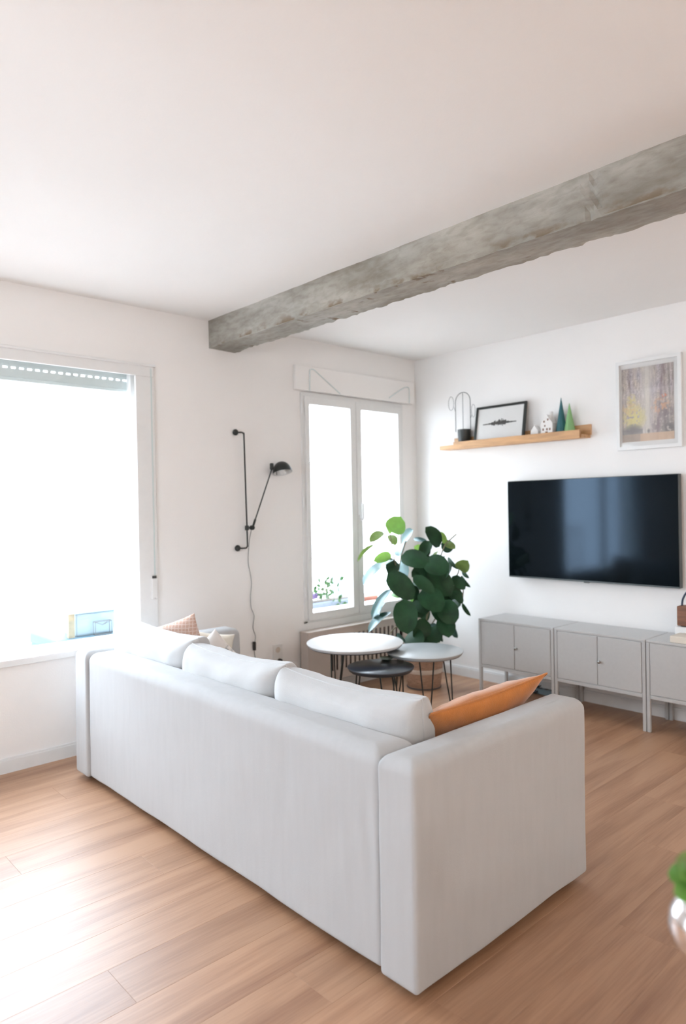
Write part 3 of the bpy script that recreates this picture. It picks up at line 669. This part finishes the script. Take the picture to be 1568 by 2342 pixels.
def cone(yc, xc, r, h, mt, lab):
    e = tag(ob('paper_tree', LA([(r*.97, 0), (r, .004), (r*.55, h*.48), (.0015, h)], (xc, yc, ZS), 10), mt), lab, 'ornament'); return e
cone(-1.385, -.046, .043, .275, 'teal', 'tall dark teal cone-shaped paper tree on the shelf')
cone(-1.450, -.050, .044, .228, 'green', 'light green cone-shaped paper tree at the right end of the shelf')

# ================= wall lamp =================
lm = empty('wall_lamp', (-1.80, 0, 1.5)); tag(lm, 'black swing-arm wall lamp with dome shade between the windows', 'lamp')
def knobm(x, z): 
    b = LA([(.004, 0), (.016, .002), (.021, .010), (.021, .018), (.014, .026), (.004, .03)], (x, 0, z), 20, (0, -1, 0)); return b
ob('wall_mount', knobm(-1.835, 1.884), 'black', lm, True); ob('wall_mount', knobm(-1.835, 1.108), 'black', lm, True)
ob('rail', T(smooth_path([(-1.83, -.022, 1.882), (-1.806, -.045, 1.882), (-1.796, -.05, 1.872), (-1.794, -.052, 1.84), (-1.7875, -.052, 1.45), (-1.782, -.052, 1.15), (-1.784, -.05, 1.118), (-1.794, -.045, 1.108), (-1.83, -.022, 1.108)], 5), .0055, 10), 'black', lm, True)
j = bmesh.new(); lathe(j, [(.012, -.016), (.014, -.012), (.014, .012), (.012, .016)], (-1.784, -.052, 1.243), 16); lathe(j, [(.008, 0), (.008, .05)], (-1.784, -.052, 1.243), 12, (1, 0, 0)); lathe(j, [(.013, -.016), (.016, -.01), (.016, .01), (.013, .016)], (-1.745, -.055, 1.243), 16, (0, 1, 0)); ob('joint', j, 'black', lm, True)
A_ = Vector((-1.742, -.062, 1.25)); Bp = Vector((-1.585, -.075, 1.640))
ob('arm', T([A_, A_.lerp(Bp, .12), A_.lerp(Bp, .13), Bp], [.008, .008, .0045, .0045], 10), 'black', lm, True)
b = LA([(.010, -.02), (.014, -.012), (.014, .02), (.010, .026)], (-1.585, -.075, 1.655), 16); ob('swivel', b, 'black', lm, True)
# dome shade: tilted hemisphere, open underside
ax = Vector((-.02, -.30, -1)).normalized(); sc_ = Vector((-1.500, -.085, 1.618))
prof = [(.068*math.cos(a*PI/2/10), -.080*math.sin(a*PI/2/10)) for a in range(11)] + [(.0655*math.cos(a*PI/2/10), -.0775*math.sin(a*PI/2/10)) for a in range(10, -1, -1)]
shd = ob('lamp_shade', LA(prof+[prof[0]], sc_, 40, ax, cap0=False, cap1=False), 'black', lm, True)
ob('shade_liner', LA([(.0650*math.cos(a*PI/2/10), -.0770*math.sin(a*PI/2/10)) for a in range(11)], sc_, 40, ax, cap0=False, cap1=False), 'trim', lm, True)
ob('bulb', LA([(.010, -.055), (.012, -.04), (.022, -.02), (.024, -.008), (.018, .006), (.002, .012)], sc_, 20, ax), 'plastic', lm, True)
ob('switch_pull', T([(-1.548, -.078, 1.638), (-1.545, -.078, 1.600)], .002, 6), 'black', lm)
cd = ob('cord', T(smooth_path([(-1.752, -.060, 1.235), (-1.750, -.03, 1.16), (-1.752, -.012, 1.02), (-1.738, -.012, .94), (-1.728, -.012, .86), (-1.738, -.012, .78), (-1.735, -.012, .70), (-1.712, -.012, .64), (-1.722, -.012, .56), (-1.705, -.014, .50), (-1.716, -.016, .44), (-1.716, -.016, .38), (-1.70, -.012, .33), (-1.66, -.012, .25), (-1.58, -.014, .17), (-1.50, -.02, .19), (-1.478, -.03, .25), (-1.49, -.034, .293)], 6), .0026, 8), 'steeldark', lm, True)
ob('inline_switch', B(-1.726, -1.708, -.026, -.006, .405, .465, bev=.004), 'blackplastic', cd)
ob('plug', LA([(.012, 0), (.018, .004), (.018, .02), (.010, .03)], (-1.502, -.008, .296), 18, (0, -1, 0)), 'blackplastic', cd, True)
# outlet
ot = empty('wall_socket', (-1.51, 0, .33)); tag(ot, 'white double wall socket with a black plug in its lower outlet', 'socket')
ob('cover_plate', B(-1.552, -1.468, -.008, 0, .255, .415, bev=.003), 'plastic', ot)
for z in (.375, .296): ob('outlet', LA([(.020, 0), (.020, .001), (.002, .0012)], (-1.502 if z < .3 else -1.51, -.008, z), 20, (0, -1, 0)), 'basketlight', ot)

# ================= radiator =================
ra = empty('radiator', (-.8, -.06, 0)); tag(ra, 'beige slatted radiator cover below the narrow window', 'radiator')
RX0, RX1, RY = -1.31, -.22, -.098
ob('side_panel', B(RX0, RX0+.016, RY, -.015, .09, .466), 'radiator', ra); ob('side_panel', B(RX1-.016, RX1, RY, -.015, .09, .466), 'radiator', ra)
ob('top_shelf', B(RX0-.006, RX1+.006, RY-.008, -.015, .466, .480, bev=.002), 'radiator', ra)
ob('front_panel', B(RX0+.016, RX0+.215, RY, RY+.012, .10, .466), 'radiator', ra)
ob('front_panel', B(RX1-.09, RX1-.016, RY, RY+.012, .10, .466), 'radiator', ra)
ob('upper_rail', B(RX0+.215, RX1-.09, RY, RY+.012, .42, .466), 'radiator', ra); ob('lower_rail', B(RX0+.215, RX1-.09, RY, RY+.012, .10, .165), 'radiator', ra)
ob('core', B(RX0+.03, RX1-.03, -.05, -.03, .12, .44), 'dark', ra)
x = RX0+.245
while x < RX1-.12:
    ob('slat', B(x, x+.026, RY+.001, RY+.014, .163, .422, bev=.002, seg=1), 'radiator', ra); x += .046
b = bmesh.new(); lathe(b, [(.010, 0), (.010, .10)], (-1.255, -.13, 0), 12); lathe(b, [(.010, 0), (.010, .10)], (-1.205, -.13, 0), 12); lathe(b, [(.018, -.02), (.022, -.012), (.022, .02), (.014, .03)], (-1.255, -.13, .12), 16); lathe(b, [(.012, 0), (.016, .01), (.016, .04), (.010, .05)], (-1.23, -.118, .125), 14, (0, -1, 0))
ob('valve', b, 'basketlight', ra, True)

# ================= rubber plant =================
pl = empty('potted_rubber_plant', (-.47, -.45, 0)); tag(pl, 'tall rubber plant with large dark glossy leaves in a two-tone basket, in the corner', 'plant')
pc = (-.47, -.45, 0)
ob('planter', LA([(.118, 0), (.125, .006), (.140, .12)], pc, 48, cap1=False), 'basket', pl, True)
ob('planter_band', LA([(.141, .12), (.143, .124), (.146, .15), (.144, .152)], pc, 48, cap0=False, cap1=False), 'basketlight', pl, True)
ob('planter_rim', LA([(.143, .15), (.152, .26), (.156, .30), (.150, .305), (.143, .29), (.135, .16)], pc, 48, cap0=False, cap1=False), 'basket', pl, True)
ob('base_ring', LA([(.122, 0), (.130, .003), (.130, .012), (.124, .014)], pc, 48), 'dark', pl, True)
ob('soil', LA([(.001, .27), (.145, .265)], pc, 32, cap0=False, cap1=False), 'soil', pl)
LEAVES=[
 ((-0.753,-0.41,1.178),(-0.78,-0.529,1.295),0.11,'bright'),
 ((-0.766,-0.33,1.183),(-0.921,-0.35,1.112),0.046,'olive'),
 ((-0.814,-0.287,1.088),(-0.97,-0.267,0.971),0.017,'olive'),
 ((-0.724,-0.371,1.015),(-0.902,-0.363,0.974),0.055,'bright'),
 ((-0.747,-0.417,0.978),(-0.999,-0.354,0.809),0.073,'gloss'),
 ((-0.515,-0.29,1.086),(-0.517,-0.41,1.188),0.054,'gloss'),
 ((-0.537,-0.679,1.07),(-0.639,-0.635,1.216),0.099,'dark'),
 ((-0.426,-0.644,1.085),(-0.489,-0.654,1.177),0.037,'olive'),
 ((-0.426,-0.644,1.085),(-0.416,-0.727,1.05),0.044,'olive'),
 ((-0.448,-0.352,1.117),(-0.456,-0.492,1.104),0.022,'gloss'),
 ((-0.356,-0.37,0.986),(-0.467,-0.371,1.06),0.064,'bright'),
 ((-0.706,-0.455,1.002),(-0.628,-0.667,0.945),0.116,'dark'),
 ((-0.63,-0.621,0.973),(-0.595,-0.807,0.896),0.126,'dark'),
 ((-0.479,-0.666,0.867),(-0.53,-0.781,0.914),0.079,'dark'),
 ((-0.663,-0.359,0.964),(-0.789,-0.391,0.882),0.075,'dark'),
 ((-0.853,-0.457,0.89),(-0.747,-0.607,0.706),0.149,'dark'),
 ((-0.743,-0.599,0.866),(-0.668,-0.734,0.744),0.083,'dark'),
 ((-0.602,-0.62,0.905),(-0.52,-0.765,0.717),0.145,'dark'),
 ((-0.434,-0.708,0.848),(-0.406,-0.802,0.757),0.073,'dark'),
 ((-0.414,-0.656,0.986),(-0.449,-0.776,0.905),0.02,'dark'),
 ((-0.437,-0.772,0.903),(-0.467,-0.879,0.974),0.063,'olive'),
 ((-0.336,-0.729,0.891),(-0.356,-0.803,0.835),0.011,'dark'),
 ((-0.344,-0.722,0.847),(-0.342,-0.803,0.766),0.009,'dark'),
 ((-0.475,-0.738,0.749),(-0.457,-0.817,0.66),0.054,'dark'),
 ((-0.423,-0.787,0.657),(-0.414,-0.854,0.57),0.014,'dark'),
 ((-0.689,-0.636,0.768),(-0.685,-0.806,0.628),0.137,'dark'),
 ((-0.846,-0.6,0.715),(-0.881,-0.665,0.48),0.158,'dark'),
 ((-0.691,-0.54,0.664),(-0.642,-0.671,0.616),0.072,'dark'),
 ((-0.569,-0.72,0.685),(-0.569,-0.83,0.528),0.137,'dark'),
 ((-0.446,-0.698,0.661),(-0.492,-0.808,0.633),0.033,'dark'),
 ((-0.575,-0.647,0.661),(-0.589,-0.748,0.528),0.09,'dark'),
 ((-0.567,-0.723,0.558),(-0.634,-0.828,0.441),0.095,'dark'),
 ((-0.403,-0.671,0.489),(-0.402,-0.723,0.393),0.041,'gloss'),
 ((-0.833,-0.476,0.776),(-0.972,-0.41,0.569),0.051,'gloss'),
 ((-0.877,-0.505,0.618),(-1.05,-0.45,0.489),0.05,'gloss'),
 ((-0.832,-0.41,0.673),(-0.948,-0.44,0.572),0.037,'gloss'),
 ((-0.66,-0.638,0.555),(-0.741,-0.618,0.407),0.125,'dark'),
 ((-0.635,-0.662,0.494),(-0.645,-0.753,0.399),0.119,'dark'),
 ((-0.849,-0.533,0.465),(-0.835,-0.603,0.41),0.032,'gloss'),
 ((-0.519,-0.564,0.492),(-0.498,-0.646,0.459),0.038,'gloss'),
 ((-0.41,-0.389,0.878),(-0.515,-0.4,0.835),0.045,'bright'),
 ((-0.476,-0.331,0.644),(-0.484,-0.444,0.671),0.064,'bright'),
 ((-0.656,-0.3,0.708),(-0.658,-0.394,0.687),0.028,'bright'),
 ((-0.653,-0.298,1.156),(-0.69,-0.383,1.079),0.047,'olive'),
 ((-0.501,-0.303,1.092),(-0.615,-0.354,0.992),0.058,'gloss'),
 ((-0.391,-0.542,1.024),(-0.488,-0.588,0.963),0.018,'olive'),
 ((-0.687,-0.335,1.165),(-0.745,-0.347,1.248),0.028,'bright'),
 ((-0.75,-0.555,0.455),(-0.777,-0.703,0.382),0.107,'dark'),
 ((-0.564,-0.314,0.949),(-0.617,-0.437,0.846),0.076,'gloss'),
 ((-0.595,-0.424,0.793),(-0.71,-0.41,0.716),0.093,'dark'),
 ((-0.448,-0.492,0.696),(-0.61,-0.482,0.569),0.107,'dark'),
 ((-0.352,-0.512,0.752),(-0.359,-0.611,0.571),0.108,'dark'),
 ((-0.499,-0.443,0.95),(-0.527,-0.53,0.832),0.1,'dark'),
 ((-0.518,-0.498,0.453),(-0.549,-0.601,0.297),0.106,'dark'),
 ((-0.466,-0.614,0.423),(-0.477,-0.646,0.366),0.018,'dark'),
]
STEMS=[
 [(-0.449,-0.470,0.028),(-0.458,-0.459,0.282),(-0.493,-0.506,0.514),(-0.485,-0.513,0.608)],
 [(-0.458,-0.459,0.282),(-0.565,-0.441,0.516),(-0.649,-0.429,0.711),(-0.680,-0.398,0.867),(-0.699,-0.380,0.973),(-0.755,-0.395,1.168)],
 [(-0.493,-0.506,0.514),(-0.489,-0.576,0.707),(-0.507,-0.626,0.867),(-0.487,-0.644,0.990),(-0.458,-0.670,1.087)],
 [(-0.489,-0.576,0.707),(-0.459,-0.672,0.774),(-0.399,-0.726,0.858),(-0.429,-0.766,0.900)],
 [(-0.680,-0.398,0.867),(-0.588,-0.346,0.984),(-0.526,-0.335,1.088)],
 [(-0.513,-0.490,0.326),(-0.669,-0.482,0.434),(-0.767,-0.458,0.494),(-0.845,-0.455,0.446)],
 [(-0.458,-0.670,1.087),(-0.398,-0.724,1.156)],
 [(-0.487,-0.512,0.451),(-0.527,-0.611,0.529),(-0.523,-0.682,0.658)],
 [(-0.399,-0.726,0.858),(-0.369,-0.755,0.771),(-0.415,-0.781,0.656)],
]

for s_ in STEMS:
    n_ = len(s_); ob('stem', T(smooth_path(s_, 4), [.011-.008*k/((n_-1)*4) if s_[0][2] < .4 else .004 for k in range((n_-1)*4+1)], 8), 'bark', pl, True)
VIEW = Vector((-.70, -.71, .06)); HALF = Vector((-.90, .22, .36))
random.seed(8)
def leaf(Bp, Tp, wd, kind):
    Bp, Tp = Vector(Bp), Vector(Tp); ax_ = Tp-Bp; L = ax_.length; ax_.normalize()
    nn = (HALF if kind == 'gloss' else VIEW+Vector((random.uniform(-.35, .35), random.uniform(-.35, .35), random.uniform(-.1, .5)))).normalized()
    nn = (nn-ax_*nn.dot(ax_)).normalized(); sd_ = ax_.cross(nn).normalized()
    k = abs(nn.dot(VIEW.normalized())); wd2 = 1.12*min(wd/max(k, .5), max(L*.85, wd)) if wd > .02 else .05
    if wd <= .02: nn = (nn+sd_*1.2).normalized(); sd_ = (ax_.cross(nn).normalized())*.6+nn*.3
    bm = bmesh.new(); NS = 9; rows = []
    sag_ = random.uniform(.03, .10)*L; fold = random.uniform(.12, .3)
    for i in range(NS+1):
        t = i/NS; wv = wd2/2*math.sin(PI*min(1, t*.94+.03))**.52*(1-.12*t) if 0 < i < NS else .0008
        c_ = Bp+ax_*L*t+nn*(math.sin(PI*t)*sag_); r_ = []
        for k_ in (-1, -.5, 0, .5, 1): r_.append(bm.verts.new(c_+sd_*(wv*k_)+nn*(abs(k_)*wv*fold)))
        rows.append(r_)
    for i in range(NS):
        for k_ in range(4): bm.faces.new((rows[i][k_], rows[i][k_+1], rows[i+1][k_+1], rows[i+1][k_]))
    return bm
for k in range(22):
    a_ = random.uniform(0, 2*PI); r_ = random.uniform(.05, .26); z_ = random.uniform(.55, 1.12); rr = r_*math.sin(min(1, (1.25-z_)/.35)*PI/2)
    p0 = Vector((-.44+rr*math.cos(a_)*.6, -.56+rr*math.sin(a_)*.6, z_)); L_ = random.uniform(.12, .18)
    LEAVES.append((tuple(p0), tuple(p0+Vector((math.cos(a_)*L_*.75, math.sin(a_)*L_*.75, random.uniform(-.12, .04)))), random.uniform(.07, .10), 'dark'))
for Bp, Tp, wd, kd in LEAVES: ob('leaf', leaf(Bp, Tp, wd, kd), 'leaf_'+kd, pl, True)

# ================= dining table and silver vase at the right edge =================
dt = empty('side_table', (-3.346, -3.992, 0)); tag(dt, 'round wooden pedestal table just outside the picture, under the silver vase', 'table')
tc_ = (-3.344, -3.996)
ob('tabletop', LA([(.445, -.022), (.458, -.016), (.460, -.006), (.455, 0)], (tc_[0], tc_[1], .74), 64), 'table', dt, True)
ob('pedestal', LA([(.22, 0), (.22, .015), (.05, .03), (.032, .08), (.032, .66), (.10, .70), (.10, .718)], (tc_[0], tc_[1], 0), 32), 'black', dt, True)
va = empty('vase', (-3.522, -3.562, .74)); tag(va, 'round silver bud vase at the right picture edge, close to the camera', 'vase')
ob('body', LA([(.014, 0), (.015, .004), (.010, .022), (.022, .036), (.036, .054), (.042, .077), (.039, .098), (.028, .114), (.013, .124), (.010, .132), (.013, .140), (.010, .140), (.007, .13)], (-3.522, -3.562, .74), 40, cap1=False), 'chrome', va, True)
sp = empty('greenery_sprig', (-3.522, -3.562, .875)); tag(sp, 'small green succulent sprig in the silver vase', 'plant')
ob('stem', T([(-3.522, -3.562, .83), (-3.522, -3.562, .875), (-3.528, -3.555, .905)], .003, 8), 'leaf_bright', sp)
random.seed(3)
for k in range(16):
    a = k*2.4; e_ = .3+.5*(k/16); L = .034+.008*random.random(); base = Vector((-3.526, -3.558, .862+.035*k/16)); d_ = Vector((math.cos(a)*math.cos(e_), math.sin(a)*math.cos(e_), math.sin(e_)-.35))
    Lf = leaf(base, base+d_*L, .018, 'bright'); ob('leaf', Lf, 'leaf_bright' if k < 11 else 'leaf_olive', sp, True)

# ================= outside =================
tag(ob('ground', B(-60, 70, .3, 90, -12.2, -12), 'street'), kind='structure')
tag(ob('balcony_floor', B(-6, 1.2, .28, 1.7, -.16, -.02), 'tile'), kind='structure')
rl = empty('balcony_railing', (-2, 1.65, 0)); tag(rl, 'white balcony railing outside the windows', 'railing')
ob('handrail', B(-6, 1.2, 1.62, 1.68, .96, 1.0), 'outside', rl); ob('bottom_rail', B(-6, 1.2, 1.63, 1.67, .06, .09), 'outside', rl)
x = -5.95
while x < 1.2: ob('baluster', B(x, x+.016, 1.642, 1.658, .09, .96), 'outside', rl); x += .12
for x in (-5.98, -2.4, 1.17): ob('post', B(x, x+.03, 1.635, 1.665, -.02, .96), 'outside', rl)
db = empty('deck_box', (-2.45, .62, 0)); tag(db, 'teal blue storage box on the balcony outside the large window', 'storage box')
ob('body', B(-2.86, -1.9, .49, .95, -.02, .50, bev=.01), 'tealbox', db); ob('lid', B(-2.86, -1.88, .47, .97, .495, .568, bev=.012), 'tealbox', db)
bk = empty('planter_tub', (-2.58, .62, .555)); tag(bk, 'pale blue enamel tub on the balcony storage box', 'tub')
ob('body', B(-2.72, -2.45, .53, .72, .568, .712, bev=.012), 'paleblue', bk); ob('rim', B(-2.73, -2.44, .52, .73, .712, .722, bev=.004), 'paleblue', bk)
tag(ob('post', B(-2.775, -2.735, .50, .54, .568, .722, bev=.004), 'bark'), 'short brown wooden post beside the pale blue tub', 'post')
ln = empty('wire_lantern', (-2.55, .5, .555)); tag(ln, 'dark geometric wire lantern in front of the pale blue tub', 'lantern')
b = bmesh.new(); P8 = [(-2.61, .48), (-2.50, .48), (-2.50, .515), (-2.61, .515)]
for i in range(4):
    p, q = P8[i], P8[(i+1) % 4]; tube(b, [(*p, .570), (*q, .570)], .002, 6); tube(b, [(*p, .655), (*q, .655)], .002, 6); tube(b, [(*p, .570), (*p, .655)], .002, 6); tube(b, [(*p, .655), (-2.555, .4975, .63)], .002, 6)
ob('wire_cage', b, 'wire', ln)
# window boxes beyond the narrow window
pb = empty('window_planter', (-.75, .42, .5)); tag(pb, 'white flower trough with violet flowers and small green plant outside the narrow window', 'planter')
ob('trough', B(-1.05, -.38, .36, .50, .46, .60, bev=.008), 'trough', pb); ob('bracket', B(-1.0, -.43, .28, .36, .50, .515), 'steel', pb); ob('soil', B(-1.03, -.40, .37, .49, .595, .604), 'soil', pb)
random.seed(17)
for k in range(46):
    c_ = Vector((-.72+random.gauss(0, .09), .40+random.uniform(-.03, .05), .69+random.gauss(0, .055)))
    if k > 38: c_ = Vector((-.58+random.gauss(0, .02), .35, .55+random.gauss(0, .03)))
    d_ = Vector((random.uniform(-1, 1), random.uniform(-.4, .4), random.uniform(-.5, 1))).normalized()
    b = bmesh.new(); n_ = Vector((0, -1, .3)).normalized(); s_ = d_.cross(n_).normalized()*.018; L = .055
    vs4 = [b.verts.new(c_), b.verts.new(c_+d_*L*.5+s_), b.verts.new(c_+d_*L), b.verts.new(c_+d_*L*.5-s_)]; b.faces.new(vs4)
    o = ob('leaf', b, 'outleaf', pb)
b = bmesh.new()
for k in range(5): tube(b, smooth_path([(-.75+.03*k, .42, .60), (-.76+.035*k, .41, .66), (-.8+.06*k, .40, .73)], 3), .002, 5)
ob('stem', b, 'bark', pb)
for k in range(14):
    c_ = (-.90+random.uniform(0, .14), .39+random.uniform(0, .05), .625+random.uniform(0, .04)); b = bmesh.new(); bmesh.ops.create_icosphere(b, subdivisions=1, radius=.014, matrix=Matrix.Translation(c_)); ob('flower', b, 'violet', pb)
tp = empty('terracotta_trough', (-.1, .43, .5)); tag(tp, 'reddish terracotta trough outside the right sash of the narrow window', 'planter')
ob('trough', B(-.36, .22, .36, .50, .49, .575, bev=.006), 'brick', tp); ob('rim', B(-.37, .23, .35, .51, .575, .595, bev=.004), 'brick', tp)
# facade across the street
ap = empty('apartment_building', (5, 24, -12)); tag(ap, 'pale apartment building across the street, washed out by daylight', 'building')
ob('wall', B(-28, 40, 24, 32, -12, 7.5), 'outside', ap); ob('cornice', B(-28.3, 40.3, 23.7, 32.3, 7.5, 7.9), 'outside', ap)
for zf in (-9.6, -6.6, -3.6, -.6, 2.4, 5.0):
    k = -24.0
    while k < 38:
        wn = ob('window', B(k, k+1.3, 23.93, 24.02, zf, zf+1.5), 'outside', ap); ob('pane', B(k+.1, k+1.2, 23.91, 23.94, zf+.1, zf+1.4), 'farpane', wn)
        k += 3.4
